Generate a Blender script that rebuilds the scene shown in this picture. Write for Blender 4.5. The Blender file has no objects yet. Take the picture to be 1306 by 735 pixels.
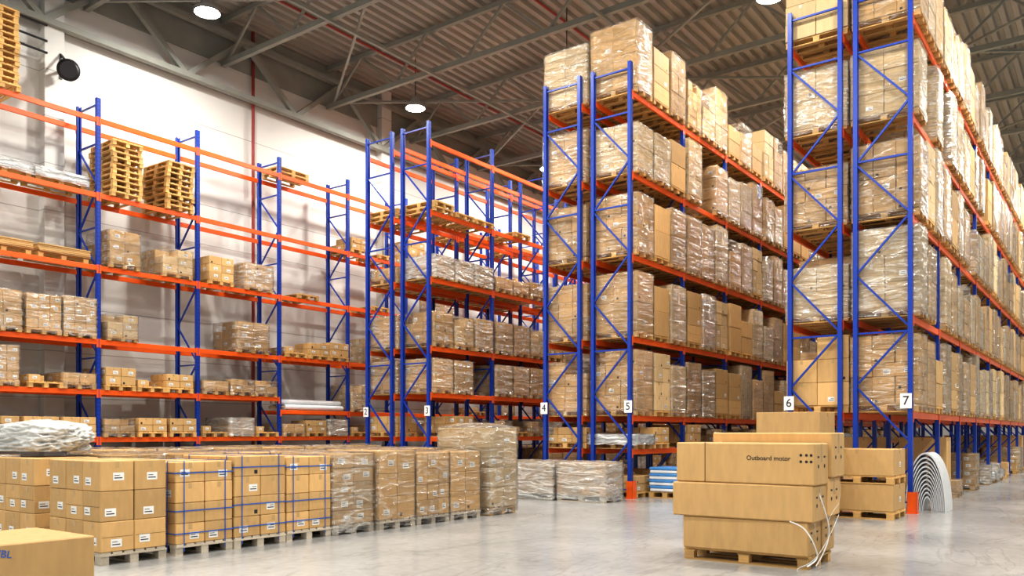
import bpy, math, random
from mathutils import Vector, Matrix, noise
import bmesh
random.seed(7)
scene = bpy.context.scene
COL = scene.collection

# ------------------------------------------------------------ materials
def new_mat(name):
    m = bpy.data.materials.new(name); m.use_nodes = True
    nt = m.node_tree
    b = nt.nodes["Principled BSDF"]
    return m, nt, b
def N(nt, t, **kw):
    n = nt.nodes.new(t)
    for k, v in kw.items(): setattr(n, k, v)
    return n
def simple(name, col, rough=.5, metal=0, noise=0.0, nscale=8, bump=0.0, bscale=40, stretch=(1,1,1)):
    m, nt, b = new_mat(name)
    b.inputs["Base Color"].default_value = (*col, 1)
    b.inputs["Roughness"].default_value = rough
    b.inputs["Metallic"].default_value = metal
    tc = N(nt, "ShaderNodeTexCoord"); mp = N(nt, "ShaderNodeMapping")
    mp.inputs["Scale"].default_value = stretch
    nt.links.new(tc.outputs["Object"], mp.inputs[0])
    if noise > 0:
        nz = N(nt, "ShaderNodeTexNoise"); nz.inputs["Scale"].default_value = nscale
        nz.inputs["Detail"].default_value = 5
        nt.links.new(mp.outputs[0], nz.inputs["Vector"])
        mr = N(nt, "ShaderNodeMapRange")
        mr.inputs["From Min"].default_value = .25; mr.inputs["From Max"].default_value = .75
        mr.inputs["To Min"].default_value = 1-noise; mr.inputs["To Max"].default_value = 1+noise
        nt.links.new(nz.outputs["Fac"], mr.inputs["Value"])
        mx = N(nt, "ShaderNodeVectorMath", operation='SCALE')
        mx.inputs[0].default_value = col
        nt.links.new(mr.outputs[0], mx.inputs["Scale"])
        nt.links.new(mx.outputs[0], b.inputs["Base Color"])
    if bump > 0:
        n2 = N(nt, "ShaderNodeTexNoise"); n2.inputs["Scale"].default_value = bscale
        nt.links.new(mp.outputs[0], n2.inputs["Vector"])
        bp = N(nt, "ShaderNodeBump"); bp.inputs["Strength"].default_value = bump
        bp.inputs["Distance"].default_value = .02
        nt.links.new(n2.outputs["Fac"], bp.inputs["Height"])
        nt.links.new(bp.outputs[0], b.inputs["Normal"])
    return m

def toned(name, col, rough, var=.25, stretch=(6,6,1.5), nv=.08):
    """colour varied by per-part 'tone' attribute, object random and a grain noise"""
    m, nt, b = new_mat(name)
    b.inputs["Roughness"].default_value = rough
    at = N(nt, "ShaderNodeAttribute"); at.attribute_name = "tone"
    oi = N(nt, "ShaderNodeObjectInfo")
    tc = N(nt, "ShaderNodeTexCoord"); mp = N(nt, "ShaderNodeMapping")
    mp.inputs["Scale"].default_value = stretch
    nt.links.new(tc.outputs["Object"], mp.inputs[0])
    nz = N(nt, "ShaderNodeTexNoise"); nz.inputs["Scale"].default_value = 2.5; nz.inputs["Detail"].default_value = 4
    nt.links.new(mp.outputs[0], nz.inputs["Vector"])
    a1 = N(nt, "ShaderNodeMath", operation='MULTIPLY_ADD')
    nt.links.new(at.outputs["Fac"], a1.inputs[0]); a1.inputs[1].default_value = var; a1.inputs[2].default_value = 1-var/2
    a2 = N(nt, "ShaderNodeMath", operation='MULTIPLY_ADD')
    nt.links.new(oi.outputs["Random"], a2.inputs[0]); a2.inputs[1].default_value = .30; a2.inputs[2].default_value = .85
    a3 = N(nt, "ShaderNodeMath", operation='MULTIPLY_ADD')
    nt.links.new(nz.outputs["Fac"], a3.inputs[0]); a3.inputs[1].default_value = nv*4; a3.inputs[2].default_value = 1-nv*2
    m1 = N(nt, "ShaderNodeMath", operation='MULTIPLY'); m2 = N(nt, "ShaderNodeMath", operation='MULTIPLY')
    nt.links.new(a1.outputs[0], m1.inputs[0]); nt.links.new(a2.outputs[0], m1.inputs[1])
    nt.links.new(m1.outputs[0], m2.inputs[0]); nt.links.new(a3.outputs[0], m2.inputs[1])
    mx = N(nt, "ShaderNodeVectorMath", operation='SCALE'); mx.inputs[0].default_value = col
    nt.links.new(m2.outputs[0], mx.inputs["Scale"])
    nt.links.new(mx.outputs[0], b.inputs["Base Color"])
    return m

M = {}
M['card'] = toned('cardboard', (.60,.385,.165), .7, .32)
M['cardl'] = toned('pale_cardboard', (.66,.49,.27), .7, .28)
M['wood'] = toned('pallet_wood', (.64,.40,.15), .7, .5, (3,25,25), .12)
M['woodg'] = toned('weathered_pallet_wood', (.52,.46,.37), .8, .4, (3,25,25), .12)
M['label'] = simple('paper_label', (.82,.82,.8), .6)
M['ink'] = simple('black_ink', (.02,.02,.025), .6)
M['tape'] = simple('parcel_tape', (.54,.37,.18), .25)
M['seam'] = simple('carton_seam', (.16,.085,.03), .8)
M['strapb'] = simple('blue_strap', (.03,.12,.48), .35)
M['strapw'] = simple('white_strap', (.8,.8,.78), .35)
M['orange'] = simple('orange_paint', (.88,.13,.012), .36, noise=.08, nscale=3)
M['steel'] = simple('galvanised_steel', (.45,.46,.46), .45, .6)
M['truss'] = simple('grey_green_paint', (.29,.30,.27), .55, noise=.1, nscale=2)
M['black'] = simple('black_plastic', (.02,.02,.022), .4)
M['red'] = simple('red_pipe_paint', (.30,.04,.03), .45)
M['whitep'] = simple('white_plastic', (.74,.76,.78), .3, noise=.05, bump=.2, bscale=6)
M['bluep'] = simple('blue_packaging', (.08,.28,.62), .4, noise=.1)
M['bluewr'] = simple('blue_writing', (.02,.12,.5), .5)
M['plate'] = simple('sign_plate', (.88,.88,.88), .4)

def blue_mat():
    m, nt, b = new_mat('blue_perforated_paint')
    b.inputs["Roughness"].default_value = .34
    tc = N(nt, "ShaderNodeTexCoord"); sp = N(nt, "ShaderNodeSeparateXYZ")
    nt.links.new(tc.outputs["Object"], sp.inputs[0])
    def math_(op, a, bb=None, c=None):
        n = N(nt, "ShaderNodeMath", operation=op)
        for i, v in enumerate((a, bb, c)):
            if v is None: continue
            if isinstance(v, (int, float)): n.inputs[i].default_value = v
            else: nt.links.new(v, n.inputs[i])
        return n.outputs[0]
    fz = math_('FRACT', math_('MULTIPLY', sp.outputs[2], 10.0))
    hz = math_('LESS_THAN', math_('ABSOLUTE', math_('SUBTRACT', fz, .5)), .2)
    ay = math_('ABSOLUTE', sp.outputs[1])
    hy = math_('LESS_THAN', math_('ABSOLUTE', math_('SUBTRACT', ay, .023)), .008)
    ax = math_('ABSOLUTE', sp.outputs[0])
    hx = math_('GREATER_THAN', ax, .51)
    mk = math_('MULTIPLY', math_('MULTIPLY', hz, hy), hx)
    mx = N(nt, "ShaderNodeMix", data_type='RGBA')
    mx.inputs["A"].default_value = (.008, .05, .38, 1)
    mx.inputs["B"].default_value = (.004, .01, .05, 1)
    nt.links.new(mk, mx.inputs["Factor"])
    nt.links.new(mx.outputs["Result"], b.inputs["Base Color"])
    return m
M['blue'] = blue_mat()

def film_mat(name, lo, hi, tint=(.92,.90,.84), wd=.07):
    m, nt, b = new_mat(name)
    out = nt.nodes["Material Output"]
    b.inputs["Base Color"].default_value = (*tint, 1)
    b.inputs["Roughness"].default_value = .14
    b.inputs["Specular IOR Level"].default_value = .9
    tr = N(nt, "ShaderNodeBsdfTransparent"); tr.inputs[0].default_value = (.99,.99,.99,1)
    tc = N(nt, "ShaderNodeTexCoord"); mp = N(nt, "ShaderNodeMapping")
    oi = N(nt, "ShaderNodeObjectInfo")
    mp.inputs["Scale"].default_value = (.9,.9,4.2); mp.inputs["Rotation"].default_value = (.55,.5,0)
    ad = N(nt, "ShaderNodeVectorMath", operation='ADD')
    sc = N(nt, "ShaderNodeMath", operation='MULTIPLY'); sc.inputs[1].default_value = 40
    nt.links.new(oi.outputs["Random"], sc.inputs[0])
    nt.links.new(tc.outputs["Object"], ad.inputs[0]); nt.links.new(sc.outputs[0], ad.inputs[1])
    nt.links.new(ad.outputs[0], mp.inputs[0])
    nz = N(nt, "ShaderNodeTexNoise"); nz.inputs["Scale"].default_value = 2.0; nz.inputs["Detail"].default_value = 3.5
    nz.inputs["Distortion"].default_value = .4
    nt.links.new(mp.outputs[0], nz.inputs["Vector"])
    rd = N(nt, "ShaderNodeMath", operation='SUBTRACT'); rd.inputs[1].default_value = .5
    nt.links.new(nz.outputs["Fac"], rd.inputs[0])
    ab = N(nt, "ShaderNodeMath", operation='ABSOLUTE'); nt.links.new(rd.outputs[0], ab.inputs[0])
    mr = N(nt, "ShaderNodeMapRange"); mr.inputs["From Min"].default_value = .0; mr.inputs["From Max"].default_value = wd
    mr.inputs["To Min"].default_value = hi; mr.inputs["To Max"].default_value = lo
    nt.links.new(ab.outputs[0], mr.inputs["Value"])
    bp = N(nt, "ShaderNodeBump"); bp.inputs["Strength"].default_value = 1; bp.inputs["Distance"].default_value = .16
    nt.links.new(nz.outputs["Fac"], bp.inputs["Height"]); nt.links.new(bp.outputs[0], b.inputs["Normal"])
    ms = N(nt, "ShaderNodeMixShader")
    nt.links.new(mr.outputs[0], ms.inputs[0]); nt.links.new(tr.outputs[0], ms.inputs[1]); nt.links.new(b.outputs[0], ms.inputs[2])
    gl = N(nt, "ShaderNodeBsdfGlossy"); gl.inputs["Roughness"].default_value = .17
    nt.links.new(bp.outputs[0], gl.inputs["Normal"])
    lw = N(nt, "ShaderNodeLayerWeight"); lw.inputs["Blend"].default_value = .35
    nt.links.new(bp.outputs[0], lw.inputs["Normal"])
    mm = N(nt, "ShaderNodeMath", operation='MULTIPLY_ADD'); mm.inputs[1].default_value = .45; mm.inputs[2].default_value = .06
    nt.links.new(lw.outputs["Fresnel"], mm.inputs[0])
    m2 = N(nt, "ShaderNodeMixShader")
    nt.links.new(mm.outputs[0], m2.inputs[0]); nt.links.new(ms.outputs[0], m2.inputs[1]); nt.links.new(gl.outputs[0], m2.inputs[2])
    nt.links.new(m2.outputs[0], out.inputs["Surface"])
    return m
M['film'] = film_mat('stretch_film', .03, .28, wd=.04)
M['film1'] = film_mat('cloudy_stretch_film', .10, .42, wd=.06)
M['film2'] = film_mat('thick_stretch_film', .35, .62, tint=(.80,.81,.79))

m, nt, b = new_mat('polished_concrete'); M['floor'] = m
tc = N(nt, "ShaderNodeTexCoord")
n1 = N(nt, "ShaderNodeTexNoise"); n1.inputs["Scale"].default_value = .35; n1.inputs["Detail"].default_value = 8
n2 = N(nt, "ShaderNodeTexNoise"); n2.inputs["Scale"].default_value = 9; n2.inputs["Detail"].default_value = 6
nt.links.new(tc.outputs["Object"], n1.inputs["Vector"]); nt.links.new(tc.outputs["Object"], n2.inputs["Vector"])
mx = N(nt, "ShaderNodeMath", operation='MULTIPLY_ADD'); mx.inputs[1].default_value = .35
nt.links.new(n2.outputs["Fac"], mx.inputs[0]); nt.links.new(n1.outputs["Fac"], mx.inputs[2])
cr = N(nt, "ShaderNodeValToRGB")
cr.color_ramp.elements[0].position = .45; cr.color_ramp.elements[0].color = (.28,.282,.28,1)
cr.color_ramp.elements[1].position = .9; cr.color_ramp.elements[1].color = (.46,.46,.45,1)
nt.links.new(mx.outputs[0], cr.inputs[0])
# scuffs: thin curved tyre-like marks
mp = N(nt, "ShaderNodeMapping"); mp.inputs["Rotation"].default_value=(0,0,.5); mp.inputs["Scale"].default_value=(.9,.25,1)
nt.links.new(tc.outputs["Object"], mp.inputs[0])
n3 = N(nt, "ShaderNodeTexNoise"); n3.inputs["Scale"].default_value = 1.3; n3.inputs["Detail"].default_value = 7; n3.inputs["Distortion"].default_value=1.4
nt.links.new(mp.outputs[0], n3.inputs["Vector"])
sb = N(nt,"ShaderNodeMath",operation='SUBTRACT'); sb.inputs[1].default_value=.5; nt.links.new(n3.outputs["Fac"],sb.inputs[0])
ab = N(nt,"ShaderNodeMath",operation='ABSOLUTE'); nt.links.new(sb.outputs[0],ab.inputs[0])
ms_ = N(nt,"ShaderNodeMapRange"); ms_.inputs["From Max"].default_value=.02; ms_.inputs["To Min"].default_value=.84; ms_.inputs["To Max"].default_value=1
nt.links.new(ab.outputs[0],ms_.inputs["Value"])
vs_ = N(nt,"ShaderNodeVectorMath",operation='SCALE'); nt.links.new(cr.outputs[0],vs_.inputs[0]); nt.links.new(ms_.outputs[0],vs_.inputs["Scale"])
nt.links.new(vs_.outputs[0], b.inputs["Base Color"])
mr = N(nt, "ShaderNodeMapRange"); mr.inputs["To Min"].default_value = .08; mr.inputs["To Max"].default_value = .34
nt.links.new(n1.outputs["Fac"], mr.inputs["Value"]); nt.links.new(mr.outputs[0], b.inputs["Roughness"])

m, nt, b = new_mat('white_wall_panel'); M['wall'] = m
tc = N(nt, "ShaderNodeTexCoord"); sp = N(nt, "ShaderNodeSeparateXYZ"); nt.links.new(tc.outputs["Object"], sp.inputs[0])
a = N(nt, "ShaderNodeMath", operation='FRACT'); s = N(nt, "ShaderNodeMath", operation='DIVIDE'); s.inputs[1].default_value = 1.2
nt.links.new(sp.outputs[2], s.inputs[0]); nt.links.new(s.outputs[0], a.inputs[0])
l = N(nt, "ShaderNodeMath", operation='LESS_THAN'); l.inputs[1].default_value = .02; nt.links.new(a.outputs[0], l.inputs[0])
nz = N(nt, "ShaderNodeTexNoise"); nz.inputs["Scale"].default_value = .6; nt.links.new(tc.outputs["Object"], nz.inputs["Vector"])
cr = N(nt, "ShaderNodeValToRGB"); cr.color_ramp.elements[0].color = (.60,.60,.58,1); cr.color_ramp.elements[1].color = (.72,.72,.70,1)
nt.links.new(nz.outputs["Fac"], cr.inputs[0])
mc = N(nt, "ShaderNodeMix", data_type='RGBA'); mc.inputs["B"].default_value = (.40,.40,.39,1)
nt.links.new(l.outputs[0], mc.inputs["Factor"]); nt.links.new(cr.outputs[0], mc.inputs["A"])
nt.links.new(mc.outputs["Result"], b.inputs["Base Color"]); b.inputs["Roughness"].default_value = .5

M['deck'] = simple('corrugated_steel_deck', (.40,.385,.35), .5, .2, noise=.12, nscale=.5)
m, nt, b = new_mat('lamp_glow'); M['glow'] = m
b.inputs["Emission Color"].default_value = (1,.98,.93,1); b.inputs["Emission Strength"].default_value = 60

# ------------------------------------------------------------ mesh builder
class MB:
    def __init__(s): s.v=[]; s.f=[]; s.m=[]; s.t=[]; s.mats=[]; s.sm=[]
    def mi(s, k):
        if k not in s.mats: s.mats.append(k)
        return s.mats.index(k)
    def add(s, vs, fs, k, tone=.5, smooth=False):
        o=len(s.v); s.v+= [tuple(v) for v in vs]; s.t+=[tone]*len(vs); i=s.mi(k)
        for f in fs: s.f.append([o+x for x in f]); s.m.append(i); s.sm.append(smooth)
    def merge(s, o2, fn=lambda p:p):
        o=len(s.v); s.v+=[fn(p) for p in o2.v]; s.t+=o2.t; mp=[s.mi(k) for k in o2.mats]
        s.f+=[[o+q for q in f] for f in o2.f]; s.m+=[mp[i] for i in o2.m]; s.sm+=o2.sm
    def cbox(s, x0,x1,y0,y1,z0,z1,k,c=.006,tone=.5,rot=0.0):
        cx,cy,cz=(x0+x1)/2,(y0+y1)/2,(z0+z1)/2
        h=((x1-x0)/2,(y1-y0)/2,(z1-z0)/2); c=min(c,min(h)*.45)
        idx={}; vs=[]
        cr,sr=math.cos(rot),math.sin(rot)
        for sx in(-1,1):
            for sy in(-1,1):
                for sz in(-1,1):
                    sg=(sx,sy,sz)
                    for a in range(3):
                        p=[sg[i]*(h[i]-(0 if i==a else c)) for i in range(3)]
                        idx[(sx,sy,sz,a)]=len(vs)
                        vs.append((cx+p[0]*cr-p[1]*sr, cy+p[0]*sr+p[1]*cr, cz+p[2]))
        fs=[]
        for a in range(3):
            b_,c_=[i for i in range(3) if i!=a]
            for sa in(-1,1):
                q=[]
                for sb,sc in((-1,-1),(1,-1),(1,1),(-1,1)):
                    sg=[0,0,0]; sg[a]=sa; sg[b_]=sb; sg[c_]=sc
                    q.append(idx[(*sg,a)])
                nrm = (sa==1) == (a!=1)
                fs.append(q if nrm else q[::-1])
            for sb in(-1,1):
                for sc in(-1,1):
                    def g(sa,ax):
                        sg=[0,0,0]; sg[a]=sa; sg[b_]=sb; sg[c_]=sc
                        return idx[(*sg,ax)]
                    fs.append([g(-1,b_),g(1,b_),g(1,c_),g(-1,c_)])
        for sx in(-1,1):
            for sy in(-1,1):
                for sz in(-1,1): fs.append([idx[(sx,sy,sz,a)] for a in range(3)])
        s.add(vs,fs,k,tone)
    def box(s,x0,x1,y0,y1,z0,z1,k,tone=.5):
        vs=[(x0,y0,z0),(x1,y0,z0),(x1,y1,z0),(x0,y1,z0),(x0,y0,z1),(x1,y0,z1),(x1,y1,z1),(x0,y1,z1)]
        s.add(vs,[(3,2,1,0),(4,5,6,7),(0,1,5,4),(1,2,6,5),(2,3,7,6),(3,0,4,7)],k,tone)
    def bar(s,p0,p1,w,d,k,up=(0,1,0),tone=.5):
        p0=Vector(p0);p1=Vector(p1);ax=(p1-p0).normalized();u=Vector(up)
        u=(u-ax*u.dot(ax)).normalized(); v=ax.cross(u)
        vs=[]
        for p in(p0,p1):
            for a,b_ in((-1,-1),(1,-1),(1,1),(-1,1)): vs.append(p+u*a*w/2+v*b_*d/2)
        s.add(vs,[(3,2,1,0),(4,5,6,7),(0,1,5,4),(1,2,6,5),(2,3,7,6),(3,0,4,7)],k,tone)
    def cyl(s,p0,p1,r0,r1,k,n=16,tone=.5,cap=True):
        p0=Vector(p0);p1=Vector(p1);ax=(p1-p0).normalized()
        u=ax.orthogonal().normalized(); v=ax.cross(u); vs=[]
        for p,r in((p0,r0),(p1,r1)):
            for i in range(n):
                t=2*math.pi*i/n; vs.append(p+(u*math.cos(t)+v*math.sin(t))*r)
        s.add(vs,[(i,(i+1)%n,n+(i+1)%n,n+i) for i in range(n)],k,tone,True)
        if cap:
            s.add(vs[:n],[list(range(n))[::-1]],k,tone); s.add(vs[n:],[list(range(n))],k,tone)
    def quad(s, face, x0,x1,y0,y1,z0,z1,k,tone=.5):
        if face in('x+','x-'): s.add([(x0,y0,z0),(x0,y1,z0),(x0,y1,z1),(x0,y0,z1)],[(0,1,2,3)],k,tone)
        elif face in('y-','y+'): s.add([(x0,y0,z0),(x1,y0,z0),(x1,y0,z1),(x0,y0,z1)],[(0,1,2,3)],k,tone)
        else: s.add([(x0,y0,z0),(x1,y0,z0),(x1,y1,z0),(x0,y1,z0)],[(0,1,2,3)],k,tone)
    def mesh(s,name,recalc=True):
        me=bpy.data.meshes.new(name); me.from_pydata(s.v,[],s.f)
        for k in s.mats: me.materials.append(M[k])
        me.polygons.foreach_set('material_index',s.m); me.polygons.foreach_set('use_smooth',s.sm)
        at=me.attributes.new('tone','FLOAT','POINT'); at.data.foreach_set('value',s.t)
        if recalc:
            bm=bmesh.new(); bm.from_mesh(me); bmesh.ops.recalc_face_normals(bm,faces=bm.faces); bm.to_mesh(me); bm.free()
        me.update(); return me
def obj(name,me,loc=(0,0,0),rz=0,parent=None,scale=None):
    o=bpy.data.objects.new(name,me); COL.objects.link(o); o.location=loc; o.rotation_euler=(0,0,rz)
    if scale: o.scale=scale
    if parent: o.parent=parent
    return o
def empty(name,loc=(0,0,0)):
    o=bpy.data.objects.new(name,None); COL.objects.link(o); o.location=loc; o.empty_display_size=.2; return o
R=random.random
def U(a,b): return a+(b-a)*R()

# ------------------------------------------------------------ pallets & loads
def pallet(mb,z=0,L=1.2,W=.8,k='wood'):
    for y in (-.5,0,.5):
        yy=y*(W-.1)
        mb.box(-L/2,L/2,yy-.05,yy+.05,z,z+.022,k,R())
        for x in(-.5,0,.5):
            xx=x*(L-.12); mb.box(xx-.06,xx+.06,yy-.05,yy+.05,z+.022,z+.1,k,R())
    for x in(-.5,0,.5):
        xx=x*(L-.12); mb.box(xx-.07,xx+.07,-W/2,W/2,z+.1,z+.122,k,R())
    n=6
    for i in range(n):
        w=W/n; y=-W/2+w*i; mb.box(-L/2,L/2,y+.012,y+w-.012,z+.122,z+.144,k,R())
def wrapshell(mb,x0,x1,y0,y1,z0,z1,k='film',j=.022,dome=.0):
    n=8; per=[]
    for i in range(n): per.append((x0+(x1-x0)*i/n,y0,0,-1))
    for i in range(n): per.append((x1,y0+(y1-y0)*i/n,1,0))
    for i in range(n): per.append((x1-(x1-x0)*i/n,y1,0,1))
    for i in range(n): per.append((x0,y1-(y1-y0)*i/n,-1,0))
    P=len(per); rows=7; vs=[]
    for r in range(rows+1):
        z=z0+(z1-z0)*r/rows
        for (x,y,nx,ny) in per:
            d=U(.004,j)
            vs.append((x+nx*d,y+ny*d,z+(U(-.02,.02) if r==0 else 0)+(U(0,.01) if r==rows else 0)))
    fs=[]
    for r in range(rows):
        for i in range(P): fs.append((r*P+i,r*P+(i+1)%P,(r+1)*P+(i+1)%P,(r+1)*P+i))
    mb.add(vs,fs,k,.5,True)
    cx,cy=(x0+x1)/2,(y0+y1)/2; vs=vs[-P:]
    for (x,y,nx,ny) in per: vs.append((cx+(x-cx)*.5,cy+(y-cy)*.5,z1+U(.005,.03)+dome*.7))
    vs.append((cx,cy,z1+.015+dome)); fs=[]
    for i in range(P):
        fs.append((i,(i+1)%P,P+(i+1)%P,P+i)); fs.append((P+i,P+(i+1)%P,2*P))
    mb.add(vs,fs,k,.5,True)
def load_mesh(name,nx,ny,nz,bh,L=1.2,W=.8,label=.6,tape=.5,wrap=None,strap=None,ragged=0.0,seed=0,overw=0.0,jit=.004,card='card',pal='wood',dome=0.0,hs=None):
    random.seed(seed); mb=MB()
    pallet(mb,0,L,W,pal)
    z0=.146; l=L+overw; w=W+overw
    dx=l/nx; dy=w/ny; topz=z0+nz*bh
    for k in range(nz):
        for i in range(nx):
            for jn in range(ny):
                if k==nz-1 and R()<ragged: continue
                x0=-l/2+dx*i; y0=-w/2+dy*jn; g=.004
                ox,oy=U(-jit,jit),U(-jit,jit)
                a0,a1=x0+g+ox,x0+dx-g+ox; b0,b1=y0+g+oy,y0+dy-g+oy; c0,c1=z0+k*bh+.001,z0+(k+1)*bh-.003
                mb.cbox(a0,a1,b0,b1,c0,c1,card,.007,R(),0)
                e=.0015
                if k==nz-1:
                    mb.quad('z',a0+.01,a1-.01,(b0+b1)/2-.025,(b0+b1)/2+.025,c1+e,c1+e,'tape')
                for face in('x+','x-','y-','y+'):
                    if face=='x+' and i!=nx-1: continue
                    if face=='x-' and i!=0: continue
                    if face=='y-' and jn!=0: continue
                    if face=='y+' and jn!=ny-1: continue
                    isx=face[0]=='x'
                    pos={'x+':a1+e,'x-':a0-e,'y-':b0-e,'y+':b1+e}[face]
                    lo,hi=(b0,b1) if isx else (a0,a1)
                    def put(u0,u1,v0,v1,kk,ex=0):
                        sg=1 if face[1]=='+' else -1
                        p=pos+sg*ex
                        if isx: mb.quad(face,p,p,u0,u1,v0,v1,kk)
                        else: mb.quad(face,u0,u1,p,p,v0,v1,kk)
                    mid=(lo+hi)/2
                    if R()<tape:
                        put(mid-.025,mid+.025,c1-min(.08,bh*.3),c1-.008,'tape')
                    if R()<tape*.25:
                        put(lo+.012,hi-.012,c0+bh*.48,c0+bh*.48+.004,'seam')
                    if R()<label:
                        lw=min(.13,(hi-lo)*.38); lh=min(.09,bh*.4)
                        u=lo+(hi-lo)*U(.1,.5); v=c0+bh*U(.15,.35)
                        put(u,u+lw,v,v+lh,'label'); put(u+lw*.12,u+lw*.85,v+lh*.25,v+lh*.38,'ink',.001); put(u+lw*.12,u+lw*.6,v+lh*.6,v+lh*.68,'ink',.001)
                    elif R()<.3:
                        u=lo+(hi-lo)*.12; put(u,u+.05,c0+bh*.1,c0+bh*.1+.05,'ink')
    if strap:
        e=.006; K='strap'+strap
        for x in(-l*.36,l*.36):
            for yy in(-w/2-e,w/2+e): mb.box(x-.005,x+.005,yy-.003,yy+.003,.05,topz+e,K)
            mb.box(x-.005,x+.005,-w/2-e,w/2+e,topz+e,topz+e+.003,K)
        for y in(-w*.36,w*.36):
            for xx in(-l/2-e,l/2+e): mb.box(xx-.003,xx+.003,y-.005,y+.005,.05,topz+e,K)
            mb.box(-l/2-e,l/2+e,y-.005,y+.005,topz+e*1.5,topz+e*1.5+.003,K)
        for z in (z0+(hs or .5)*bh, z0+1.6*bh, topz-.55*bh):
            for yy in(-w/2-e,w/2+e): mb.box(-l/2-e,l/2+e,yy-.003,yy+.003,z-.007,z+.007,K)
            for xx in(-l/2-e,l/2+e): mb.box(xx-.003,xx+.003,-w/2-e,w/2+e,z-.007,z+.007,K)
    if wrap: wrapshell(mb,-l/2-.008,l/2+.008,-w/2-.008,w/2+.008,.03,topz+.01,wrap,dome=dome)
    return mb.mesh(name)
C,CL='card','cardl'
tall=[(2,1,2,.72,'film',C),(2,2,3,.46,'film',CL),(1,1,2,.68,None,C),(2,2,2,.66,'film1',C),(3,2,4,.35,'film',C),(2,1,3,.45,None,C),
      (2,2,4,.36,None,CL),(1,1,1,1.3,'film',C),(2,2,3,.50,'film1',CL),(3,2,3,.48,'film',C),(2,1,4,.31,'film',C),(1,1,2,.60,None,C),
      (2,2,3,.40,'film1',C),(2,1,2,.55,'film1',CL),(3,3,5,.25,'film',C)]
TALL=[load_mesh('tall_load_%d'%i,a,b_,c,d,wrap=w,card=cc,label=.14,tape=.5,ragged=.12 if c>2 else 0,seed=20+i,overw=.02,jit=.008) for i,(a,b_,c,d,w,cc) in enumerate(tall)]
MEDL=[load_mesh('med_load_%d'%i,a,b_,c,d,wrap=w,label=.75,tape=.4,ragged=.1,seed=60+i,card=cc) for i,(a,b_,c,d,w,cc) in enumerate(
    [(3,2,3,.27,'film',C),(3,3,4,.21,'film1',C),(3,2,3,.25,'film',CL),(4,3,4,.2,'film',C),(2,2,3,.27,'film1',CL),(3,2,3,.26,None,C)])]
LOWL=[load_mesh('low_load_%d'%i,a,b_,c,d,wrap=w,label=.6,tape=.4,ragged=.3,seed=80+i) for i,(a,b_,c,d,w) in enumerate(
    [(3,2,2,.18,None),(3,2,1,.24,'film'),(4,2,2,.16,'film'),(3,2,2,.22,None),(3,3,1,.16,None),(2,2,2,.2,'film2')])]
GREYL=[load_mesh('dark_load_%d'%i,a,b_,c,d,wrap='film2' if i==0 else 'film1',label=.3,seed=100+i) for i,(a,b_,c,d) in enumerate([(3,2,3,.28),(3,2,4,.2),(2,2,2,.4)])]
lowgrey=load_mesh('grey_low',2,2,3,.235,L=1.2,W=.8,label=.9,wrap='film2',seed=303,pal='woodg')
tallflat=load_mesh('flat_cartons',1,5,1,1.25,L=1.0,W=.6,label=.1,seed=310)
def pstack(name,n,seed):
    random.seed(seed); mb=MB()
    for i in range(n):
        s=MB(); pallet(s,0); ox,oy=U(-.03,.03),U(-.03,.03); r=U(-.03,.03)
        mb.merge(s,lambda p:(p[0]*math.cos(r)-p[1]*math.sin(r)+ox,p[0]*math.sin(r)+p[1]*math.cos(r)+oy,p[2]+i*.146))
    return mb.mesh(name,False)
PS={n:pstack('pallet_stack_%d'%n,n,n) for n in(1,2,9,10,13)}
def flatpack(name,kind,seed):
    random.seed(seed); mb=MB(); pallet(mb,0)
    z=.146
    for i in range(6):
        mb.cbox(-.6-U(0,.03),.6+U(0,.03),-.42-U(0,.06),.42+U(0,.06),z,z+.03,kind,.004,R(),U(-.02,.02)); z+=.031
    if kind!='card': wrapshell(mb,-.64,.64,-.48,.48,.1,z+.01,'film2')
    return mb.mesh(name,False)
FLAT_B=flatpack('flat_card','card',3); FLAT_W=flatpack('flat_white','whitep',4)

# ------------------------------------------------------------ racks
BAY=2.8; H=9.95; D=1.05
def frame_mesh():
    mb=MB()
    for sx in(-1,1):
        xo=sx*(D/2)
        a,b_=sorted((xo,xo-sx*.006)); mb.box(a,b_,-.055,.055,.01,H,'blue')
        a,b_=sorted((xo,xo-sx*.08))
        mb.box(a,b_,-.055,-.05,.01,H,'blue'); mb.box(a,b_,.05,.055,.01,H,'blue')
        a,b_=sorted((xo-sx*.072,xo-sx*.08))
        mb.box(a,b_,-.05,-.02,.01,H,'blue'); mb.box(a,b_,.02,.05,.01,H,'blue')
        cx=xo-sx*.04; mb.box(cx-.075,cx+.075,-.08,.08,0,.012,'blue')
    xi=D/2-.04; z=.25; s=1; step=1.07
    mb.bar((-xi,0,.2),(xi,0,.2),.04,.03,'blue')
    while z+step<H-.1:
        mb.bar((-xi*s,0,z),(xi*s,0,z+step),.04,.035,'blue'); z+=step; s=-s
    mb.bar((-xi,0,z),(xi,0,z),.04,.035,'blue'); mb.bar((-xi,0,H-.15),(xi,0,H-.15),.04,.035,'blue')
    for zz in (3.4,6.7): mb.bar((-xi,0,zz),(xi,0,zz),.04,.035,'blue')
    return mb.mesh('upright_frame',False)
FR=frame_mesh()
def beams_mesh(levels,name):
    mb=MB()
    for z in levels:
        for sx in(-1,1):
            x=sx*(D/2-.03)
            mb.cbox(x-.025,x+.025,.055,BAY-.055,z-.125,z,'orange',.006)
            xo=sx*(D/2+.002); a,b_=sorted((xo,xo+sx*.006))
            mb.box(a,b_,.01,.062,z-.2,z+.02,'orange'); mb.box(a,b_,BAY-.062,BAY-.01,z-.2,z+.02,'orange')
    return mb.mesh(name,False)
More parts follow.
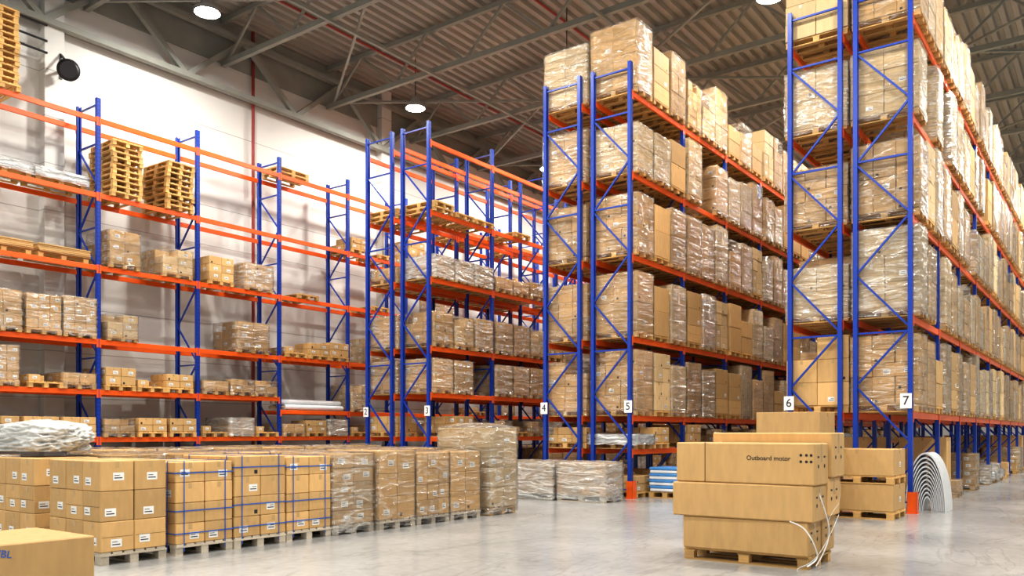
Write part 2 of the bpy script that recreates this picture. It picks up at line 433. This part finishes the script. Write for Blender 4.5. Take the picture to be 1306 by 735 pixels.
def rack(xc,y0,n,levels,alt=None,guard=True,name='pallet_rack'):
    root=empty(name,(xc,y0,0))
    for i in range(n+1): obj('upright_frame',FR,(0,i*BAY,0),0,root)
    bm_=beams_mesh(levels,'beams'); alt_m=beams_mesh(alt[1],'beams_alt') if alt else None
    for i in range(n):
        me=alt_m if alt and i>=alt[0] else bm_
        obj('load_beams',me,(0,i*BAY,0),0,root)
    if guard:
        mb=MB()
        for sx in(-1,1):
            x=sx*D/2
            mb.box(x-.08,x+.08,-.11,-.1,0,.4,'orange'); mb.box(x+sx*.08-.005,x+sx*.08+.005,-.11,.06,0,.4,'orange')
            mb.box(x-.1,x+.1,-.13,.08,0,.012,'orange')
        obj('upright_guard',mb.mesh('guard'),(0,0,0),0,root)
    return root
LA=[1.38,2.58,3.85,5.72,7.55,9.45]
LAalt=[1.38,2.2,3.85,5.72,7.55,9.45]
LB=[1.12,1.89,3.69,5.57,7.45,9.3]
LC=[1.89,3.69,5.57,7.45,9.3]
Y0=16.85
X1=-21.33; X2=-17.01; X3=-15.63; X4=-10.84; X5=-9.50; X6=-4.90; X7=-3.645
rack(X1,5.15,15,LA,(4,LAalt),False)
rack(X2,Y0,11,LA); rack(X3,Y0,11,LA)
rack(X4,Y0,12,LB); rack(X5,Y0,12,LB)
rack(X6,Y0,12,LC); rack(X7,Y0,12,LC)

def goods(): return empty('racked_pallet_goods')
def put(root,me,x,y,z,rz=0.0,name='pallet_load',s=None):
    return obj(name,me,(x+U(-.02,.02),y,z),rz+U(-.012,.012),root,s)
SLOT=[.5,1.4,2.3]
random.seed(11)
for xc,lv,n in((X4,LB,12),(X5,LB,12),(X6,LC,12),(X7,LC,12)):
    g=goods()
    for li,z in enumerate([0.0]+lv):
        for i in range(n):
            for s in SLOT:
                y=Y0+i*BAY+s
                if z==0:
                    if R()<.3 : continue
                    lo = lv[0]<1.5
                    if lo: me=random.choice(LOWL)
                    else: me=random.choice(MEDL[3:]+LOWL+[lowgrey,tallflat,FLAT_W,lowgrey])
                    if xc==X7 and i==0: continue
                    put(g,me,xc,y,z)
                elif z<1.5:
                    if R()<.15: continue
                    put(g,random.choice(LOWL[:5]+[FLAT_W]),xc,y,z)
                else:
                    if R()<.03: continue
                    me=random.choice(TALL)
                    put(g,me,xc,y,z,math.pi*(R()<.5),s=(1,1,U(.82,1.05)))
random.seed(5)
for xc in(X2,X3):
    g=goods()
    for z in [0.0]+LA:
        for i in range(11):
            for s in SLOT:
                y=Y0+i*BAY+s; r=R()
                if z<2: 
                    if r<.85: put(g,random.choice(LOWL+MEDL[:1] if z==0 else LOWL),xc,y,z)
                elif z<4:
                    if r<.94: put(g,random.choice(MEDL+GREYL),xc,y,z)
                elif z<6:
                    if i<2 or r<.6: put(g,random.choice([LOWL[5],LOWL[2],LOWL[5],LOWL[1]]),xc,y,z,s=(1,1,1.15))
                elif z<8:
                    if i==0 and not (xc==X2 and s>2): put(g,PS[2] if s<1 else PS[1],xc,y,z)
                    elif r<.25: put(g,PS[1],xc,y,z)
random.seed(9)
g=goods()
def p1(me,y,z,rz=0,s=None): put(g,me,X1,y,z,rz,s=s)
p1(PS[13],8.45,9.45)
p1(FLAT_W,8.6,7.55,math.pi/2); p1(FLAT_W,9.9,7.55,math.pi/2)
p1(PS[10],11.45,7.55); p1(PS[9],12.95,7.55)
p1(FLAT_B,8.6,5.72,math.pi/2); p1(FLAT_B,9.95,5.72,math.pi/2)
p1(MEDL[0],11.4,5.72); p1(MEDL[2],12.9,5.72,s=(1,1.1,.85)); p1(MEDL[5],14.25,5.72,s=(1,1,.85)); p1(MEDL[1],15.55,5.72,s=(1,1.2,.8))
p1(PS[1],17.4,5.72); p1(PS[1],20.6,5.72); p1(PS[2],17.0,9.45,math.pi/2);p1(PS[1],20.9,7.55)
for y in(6.2,7.2,8.5,9.4,10.25): p1(random.choice(MEDL[:4]),y,3.85)
p1(MEDL[2],11.35,3.85,s=(1,1,.75)); p1(MEDL[0],15.35,3.85,s=(1,1.35,.95))
p1(LOWL[4],16.95,3.85); p1(LOWL[0],17.9,3.85); p1(LOWL[3],18.7,3.85)
p1(MEDL[3],8.45,2.58); p1(MEDL[1],7.3,2.58)
for y,me in((9.45,LOWL[4]),(10.25,LOWL[1]),(11.3,LOWL[3]),(12.15,LOWL[4]),(12.95,LOWL[0]),(14.1,LOWL[1]),(14.95,LOWL[2]),(15.8,LOWL[2])): p1(me,y,2.58)
for i in range(14):
    for s in SLOT:
        y=5.15+i*BAY+s
        if R()<.85: p1(random.choice(LOWL),y,1.38)
        if R()<.85: p1(random.choice(MEDL+LOWL),y,0)
for i in range(5,14):
    for z in(2.2,3.85,5.72,7.55):
        for s in SLOT:
            if R()<.25: p1(random.choice(MEDL+LOWL+[PS[1],PS[2]]),5.15+i*BAY+s,z)
mb=MB()
for i,(dx_,dz) in enumerate([(-.3,.09),(-.1,.09),(.1,.09),(.3,.09),(-.2,.25),(0,.25),(.2,.25)]):
    mb.cyl((dx_,-1.15+U(-.1,.1),dz),(dx_,1.15+U(-.1,.1),dz),.085,.085,'whitep',18)
    mb.cyl((dx_,-1.26,dz),(dx_,1.26,dz),.03,.03,'card',12)
obj('plastic_film_rolls',mb.mesh('rolls'),(X1+.1,17.75,2.205))

def text(body,size,loc,rot,mat,parent=None,name='lettering'):
    c=bpy.data.curves.new(name,'FONT'); c.body=body; c.size=size; c.align_x='CENTER'; c.align_y='CENTER'; c.extrude=.001
    c.materials.append(M[mat]); o=bpy.data.objects.new(name,c); COL.objects.link(o)
    o.location=loc; o.rotation_euler=rot
    if parent: o.parent=parent
    return o
for num,x in(('2',X2-.49),('3',X3+.49),('4',X4-.49),('5',X5+.47),('6',X6-.49),('7',X7+.42)):
    mb=MB(); mb.cbox(-.1,.1,-.006,.006,-.14,.14,'plate',.004)
    o=obj('rack_number_sign',mb.mesh('sign'),(x,Y0-.075,2.09))
    text(num,.24,(0,-.009,0),(math.pi/2,0,0),'ink',o,'numeral')

# ------------------------------------------------------------ floor goods row
P='woodg'
rowA=load_mesh('row_a',3,2,3,.345,label=1,tape=.9,seed=201,pal=P)
rowB=load_mesh('row_b',3,2,4,.255,label=.45,tape=.9,strap='b',seed=202,pal=P)
rowC=load_mesh('row_c',2,2,4,.262,label=.4,tape=.9,strap='b',seed=203,pal=P)
rowD=load_mesh('row_d',3,2,5,.208,label=.8,tape=.6,wrap='film1',seed=204,pal=P)
rowE=load_mesh('row_e',2,2,3,.35,label=.4,tape=.8,wrap='film',seed=205,pal=P)
rowF=load_mesh('row_f',3,3,4,.262,label=.5,tape=.8,wrap='film',seed=206,pal=P)
rowT=load_mesh('row_t',2,2,4,.36,label=.2,wrap='film1',seed=207,overw=.04,dome=.08,ragged=.2,card='cardl')
random.seed(3)
for y,me,s in((5.18,rowA,1),(6.09,rowB,.98),(6.92,rowC,1),(7.76,rowB,1),(8.6,rowD,1.0),(9.46,rowE,1.02),(10.32,rowF,.98),(11.18,rowE,.98),(12.25,rowT,1)):
    obj('carton_pallet',me,(-9.8+U(-.04,.04),y,0),U(-.02,.02)+(math.pi if me is rowC else 0),None,(1,1,s))
for i,y in enumerate((5.2,6.15,7.1,8.05,9.0,9.95,10.9,11.85,12.8)):
    obj('carton_pallet',[rowA,rowE,rowF,rowC,rowD][i%5],(-11.45,y,0),U(-.02,.02),None,(1,1,1.0))
for i,y in enumerate((7.0,8.0,9.0,10.0,11.0,12.0)):
    obj('carton_pallet',[rowF,rowD,rowE][i%3],(-13.1,y,0),U(-.02,.02),None,(1,1,1.03))
def lump(name,r,loc,mat,seed,sub=6,amp=.16):
    bm=bmesh.new(); bmesh.ops.create_icosphere(bm,subdivisions=sub,radius=1)
    for v in bm.verts:
        p=v.co.copy()
        # squarish pile with sharp folds
        m=max(abs(p.x),abs(p.y),abs(p.z)); sq=.55+.45/m
        n=noise.noise(p*1.6+Vector((seed,0,0)))*amp
        n-=abs(noise.noise(Vector((p.x*2.2,p.y*6,p.z*6))+Vector((0,seed,3))))*.13
        n-=abs(noise.noise(p*9+Vector((seed,5,3))))*.06
        v.co=p*sq*(1+n)
        v.co.x*=r[0]; v.co.y*=r[1]; v.co.z=max(v.co.z*r[2],-r[2]*.55)
    me=bpy.data.meshes.new(name); bm.to_mesh(me); bm.free(); me.materials.append(M[mat])
    for p in me.polygons: p.use_smooth=True
    return obj(name,me,loc)
M['bag']=simple('translucent_bag',(.60,.61,.60),.2,noise=.15,nscale=3,bump=.5,bscale=12)
lump('plastic_wrapped_bundle',(.86,.52,.27),(-12.05,5.4,1.40),'bag',4)

# foreground box lower-left
mb=MB(); random.seed(8)
mb.cbox(-.45,.45,-.75,.75,.146,.75,'card',.008,.0)
s2=MB(); pallet(s2,0,1.2,.8)
mb.merge(s2,lambda p:(p[1],p[0]*1.2,p[2]))
mb.box(-.45,.45,-.03,.03,.75,.752,'tape')
bx=obj('large_carton',mb.mesh('large_carton'),(-6.47,2.33,0))
text('WBL',.07,(.4525,.12,.69),(math.pi/2,.2,math.pi/2),'bluewr',bx,'blue_lettering')

# ------------------------------------------------------------ long cartons stack
root=empty('long_carton_stack',(-3.47,9.62,0))
s2=MB(); pallet(s2,0,1.45,.85)
obj('pallet',s2.mesh('op'),(0,0,0),0,root)
def longbox(name,x0,x1,y0,y1,z0,z1,tone,rot=0,strap=None):
    mb=MB(); cx,cy=(x0+x1)/2,(y0+y1)/2; a,b_=(x1-x0)/2,(y1-y0)/2; h=z1-z0
    mb.cbox(-a,a,-b_,b_,0,h,'card',.014,tone)
    e=.002
    mb.quad('z',-a+.01,a-.01,-.03,.03,h+e,h+e,'tape')
    mb.quad('x+',a+e,a+e,-.03,.03,h*.55,h-.01,'tape')
    if strap:
        for x in strap:
            x*=a
            mb.box(x-.005,x+.005,-b_-.005,b_+.005,h,h+.003,'strapw')
            mb.box(x-.004,x+.004,-b_-.004,-b_-.001,0,h,'seam')
    for y in(-b_*.5,b_*.4):
        mb.cyl((a,y,h*.45),(a+.002,y,h*.45),.022,.022,'ink',14)
        mb.box(a,a+.002,y-.03,y+.03,h*.65,h*.65+.02,'ink')
    return obj(name,mb.mesh(name),(cx,cy,z0),rot,root)
longbox('carton_1',-.72,.74,-.48,.0,.146,.52,.3)
longbox('carton_2',-.84,.80,-.50,.0,.523,.92,.7,.01)
b3=longbox('carton_3',-.80,.82,-.49,.0,.924,1.385,.5,-.01,(-.55,))
longbox('carton_4',-.70,.76,.01,.46,.146,.55,.35)
longbox('carton_5',-.72,.82,.01,.47,.553,.99,.6)
longbox('carton_6',-.55,.86,.01,.52,.993,1.50,.8,.01)
text('Outboard motor',.072,(.30,-.2475,.29),(math.pi/2,0,0),'ink',b3)
mb=MB()
for x in(.66,.72,.77):
    for z in(.26,.33): mb.cyl((x,-.247,z),(x,-.2485,z),.015,.015,'ink',12)
obj('printed_marks',mb.mesh('marks'),(0,0,0),0,b3)
def strapcurve(pts,name,parent,mat='strapw',w=.006):
    c=bpy.data.curves.new(name,'CURVE'); c.dimensions='3D'; sp=c.splines.new('NURBS'); sp.points.add(len(pts)-1)
    for p,q in zip(sp.points,pts): p.co=(*q,1)
    sp.use_endpoint_u=True; sp.order_u=3; c.extrude=w; c.bevel_depth=.0015; c.materials.append(M[mat])
    o=bpy.data.objects.new(name,c); COL.objects.link(o); o.parent=parent; return o
strapcurve([(.55,-.51,.53),(.68,-.53,.50),(.78,-.56,.40),(.84,-.52,.25),(.84,-.45,.12),(.75,-.55,.06)],'loose_strap',root)
strapcurve([(.78,-.3,.9),(.86,-.2,.6),(.84,0,.35),(.83,-.25,.15),(.8,-.4,.05)],'loose_strap',root)
strapcurve([(.84,.4,1.0),(.88,.3,.7),(.84,.1,.62),(.84,-.1,.50)],'loose_strap',root)
strapcurve([(.84,.35,.55),(.86,.1,.45),(.85,-.2,.28),(.8,-.5,.1),(.62,-.58,.02),(.7,-.68,.012)],'loose_strap',root)

half=load_mesh('half_load',1,1,1,.46,L=1.2,W=.95,label=.8,tape=1,strap=None,seed=301)
for z in(0,.61): obj('boxed_pallet',half,(-3.72,15.72,z),.0)
mbx=load_mesh('mid_stack',1,1,3,.57,L=1.1,W=.9,label=.2,tape=1,seed=302)
obj('carton_pallet',mbx,(-4.62,14.75,0))
obj('wrapped_pallet',lowgrey,(-10.75,15.75,0)); obj('wrapped_pallet',lowgrey,(-9.42,15.75,0),math.pi)

mb=MB(); random.seed(2)
for i in range(8):
    for j in(-1,1):
        mb.cbox(-.38+U(-.02,.02),.38+U(-.02,.02),j*.22-.2,j*.22+.2,.15+i*.07,.215+i*.07,'bluep' if i%2 else 'whitep',.028,R())
pallet(mb,0,.8,.8)
obj('stacked_sacks',mb.mesh('sacks'),(-8.4,17.75,0))
mb=MB()
for i in range(4):
    mb.bar((0+i*.05,0,0),(-.28+i*.05,.1,.68),.75,.02,'whitep',up=(.1,1,0))
obj('leaning_white_panels',mb.mesh('panels'),(-8.35,19.0,0))
# bundle of nested curved white sheets standing in the first floor bay of rack 7
mb=MB()
for k in range(11):
    r=.56-.042*k; yb=.02*k; n=22; w=.8-.03*k; vs=[]
    for i in range(n+1):
        t=math.pi*i/n; x=math.cos(t)*r*.62; z=math.sin(t)*r*2.0
        for y in(yb,yb+w): vs.append((x,y,z))
        x=math.cos(t)*(r-.022)*.62; z=math.sin(t)*(r-.016)*2.0
        for y in(yb,yb+w): vs.append((x,y,z))
    fs=[]
    for i in range(n):
        a=i*4; b_=a+4
        fs+=[(a,a+1,b_+1,b_),(a+2,b_+2,b_+3,a+3),(a,b_,b_+2,a+2),(a+1,a+3,b_+3,b_+1)]
    mb.add(vs,fs,'whitep',.5,False)
obj('curved_white_sheets',mb.mesh('arches'),(-3.0,17.35,0))

# ------------------------------------------------------------ shell
XW=-22.45; YF=56; XR=16; YB=-9; ZD=14.3
mb=MB(); mb.box(XW-.3,XR,YB,YF+.3,-.2,0,'floor'); obj('floor',mb.mesh('floor'))
mb=MB(); mb.box(XW-.3,XW,YB,YF,0,ZD+.3,'wall'); obj('wall_left',mb.mesh('wall_left'))
mb=MB(); mb.box(XW-.3,XR,YF,YF+.3,0,ZD+.3,'wall'); obj('wall_far',mb.mesh('wall_far'))
mb=MB(); p=.36; x=XW; vs=[]
while x<XR:
    for dx_,z in((0,0),(.15,0),(.19,.12),(.32,.12)):
        vs.append((x+dx_,YB,ZD+z)); vs.append((x+dx_,YF,ZD+z))
    x+=p
mb.add(vs,[(2*i,2*i+1,2*i+3,2*i+2) for i in range(len(vs)//2-1)],'deck')
mb.box(XW,XR,YB,YF,ZD+.25,ZD+.35,'deck')
obj('ceiling',mb.mesh('ceiling',False))
mb=MB(); zl,zt=12.85,14.17; xa,xb=XW+.1,XR-.2
mb.box(xa,xb,-.07,.07,zl-.08,zl+.08,'truss'); mb.box(xa,xb,-.07,.07,zt-.07,zt+.07,'truss')
x=xa+.2; up=True
while x+1.5<xb:
    z0_,z1_=(zl,zt) if up else (zt,zl)
    mb.bar((x,0,z0_),(x+1.5,0,z1_),.07,.07,'truss'); x+=1.5; up=not up
TR=mb.mesh('truss',False)
ys=[-5.6+4.2*i for i in range(15)]
for y in ys: obj('roof_truss',TR,(0,y,0))
mb=MB()
for i,(ya,yb) in enumerate(zip(ys[:-1],ys[1:])):
    for k,xx in enumerate(range(-22,15,9)):
        if (i+k)%2==0: mb.bar((xx,ya,zl+.1),(xx+6,yb,zl+.1),.07,.07,'truss',up=(0,0,1))
        else: mb.bar((xx+6,ya,zl+.1),(xx,yb,zl+.1),.07,.07,'truss',up=(0,0,1))
for xx in(-17.4,-11.3,-5.2,1): mb.bar((xx,YB+1,zl-.1),(xx,YF-1,zl-.1),.09,.09,'truss',up=(0,0,1))
obj('roof_bracing',mb.mesh('bracing',False))
mb=MB(); x=XW+.35
mb.bar((x,YB+.5,12.0),(x,YF-.5,12.0),.16,.2,'truss',up=(0,0,1)); mb.bar((x,YB+.5,13.7),(x,YF-.5,13.7),.14,.2,'truss',up=(0,0,1))
y=-6.0; up=True
while y<YF-3:
    mb.bar((x,y,12.0 if up else 13.7),(x,y+2.0,13.7 if up else 12.0),.15,.15,'truss',up=(1,0,0)); y+=2.0; up=not up
mb.box(XW+.02,XW+.06,YB+.5,YF-.5,12.9,ZD-.02,'truss')
obj('wall_truss',mb.mesh('wall_truss',False))
mb=MB()
for y in(-1.7,10.3,22.3,34.3,46.3): mb.cbox(XW-.05,XW+.3,y-.25,y+.25,0,ZD,'wall',.01)
obj('wall_pilaster_1',mb.mesh('wall_columns'))  # row of pilaster columns standing against the left wall
mb=MB(); mb.cyl((XW+.12,16.5,0),(XW+.12,16.5,ZD-.02),.05,.05,'red',12); obj('riser_pipe',mb.mesh('riser'))
mb=MB()
for xx in(-19.0,-13.2,-6.6,-1.2): mb.cyl((xx,YB+1,13.6),(xx,YF-.5,13.6),.04,.04,'red',10)
obj('sprinkler_pipes',mb.mesh('pipes'))
root=empty('wall_siren',(XW+.3,10.45,10.75))
mb=MB(); mb.bar((0,0,.1),(.5,0,.1),.05,.05,'black'); mb.bar((0,0,.55),(.5,0,.12),.04,.04,'black'); mb.bar((0,0,.55),(0,0,-.1),.06,.06,'black')
mb.cyl((.45,.0,.0),(.62,-.10,-.05),.12,.27,'black',24); mb.cyl((.62,-.10,-.05),(.66,-.12,-.06),.27,.2,'black',24); mb.cyl((.3,.09,.04),(.45,0,0),.1,.12,'black',20)
obj('horn',mb.mesh('horn'),(0,0,0),0,root)
mb=MB()
for z in(11.9,11.5,11.2): mb.cyl((XW+.33,4,z+.1),(XW+.33,10.1,z),.03,.03,'black',8)
obj('wall_cables',mb.mesh('cables'))

# ------------------------------------------------------------ lamps
def lamp_mesh():
    mb=MB(); prof=[(.0,.33),(.1,.33),(.14,.2),(.38,.13),(.44,0)]
    n=28
    for (z0_,r0),(z1_,r1) in zip(prof[:-1],prof[1:]):
        mb.cyl((0,0,z0_),(0,0,z1_),r0,max(r1,.001),'steel',n,cap=False)
    mb.cyl((0,0,-.01),(0,0,.02),.29,.29,'glow',n)
    mb.cyl((0,0,.35),(0,0,1.72),.015,.015,'black',6)
    return mb.mesh('lamp',False)
LMP=lamp_mesh()
ld=bpy.data.lights.new('high_bay_light','AREA'); ld.shape='DISK'; ld.size=.58; ld.energy=430; ld.color=(1,.965,.90)
for x in(-19.4,-13.3,-7.2,-1.1,5):
    for y in(-3.3,4.8,12.9,20.9,29,37,45):
        o=obj('high_bay_lamp',LMP,(x,y,12.55))
        l_=bpy.data.objects.new('lamp_light',ld); COL.objects.link(l_); l_.parent=o; l_.location=(0,0,-.03)

w=bpy.data.worlds.new('world'); scene.world=w; w.use_nodes=True
w.node_tree.nodes['Background'].inputs[0].default_value=(1,.98,.94,1)
w.node_tree.nodes['Background'].inputs[1].default_value=.55

cd=bpy.data.cameras.new('camera'); cam=bpy.data.objects.new('camera',cd); COL.objects.link(cam)
cam.location=(0,0,1.5); cam.rotation_euler=(math.pi/2,0,math.radians(36.24))
cd.sensor_width=36; cd.lens=1060/1306*36; cd.shift_y=184.5/1306; cd.clip_end=200
scene.camera=cam
scene.view_settings.view_transform='Standard'
scene.view_settings.look='None'
scene.view_settings.exposure=0.1
scene.view_settings.gamma=0.84
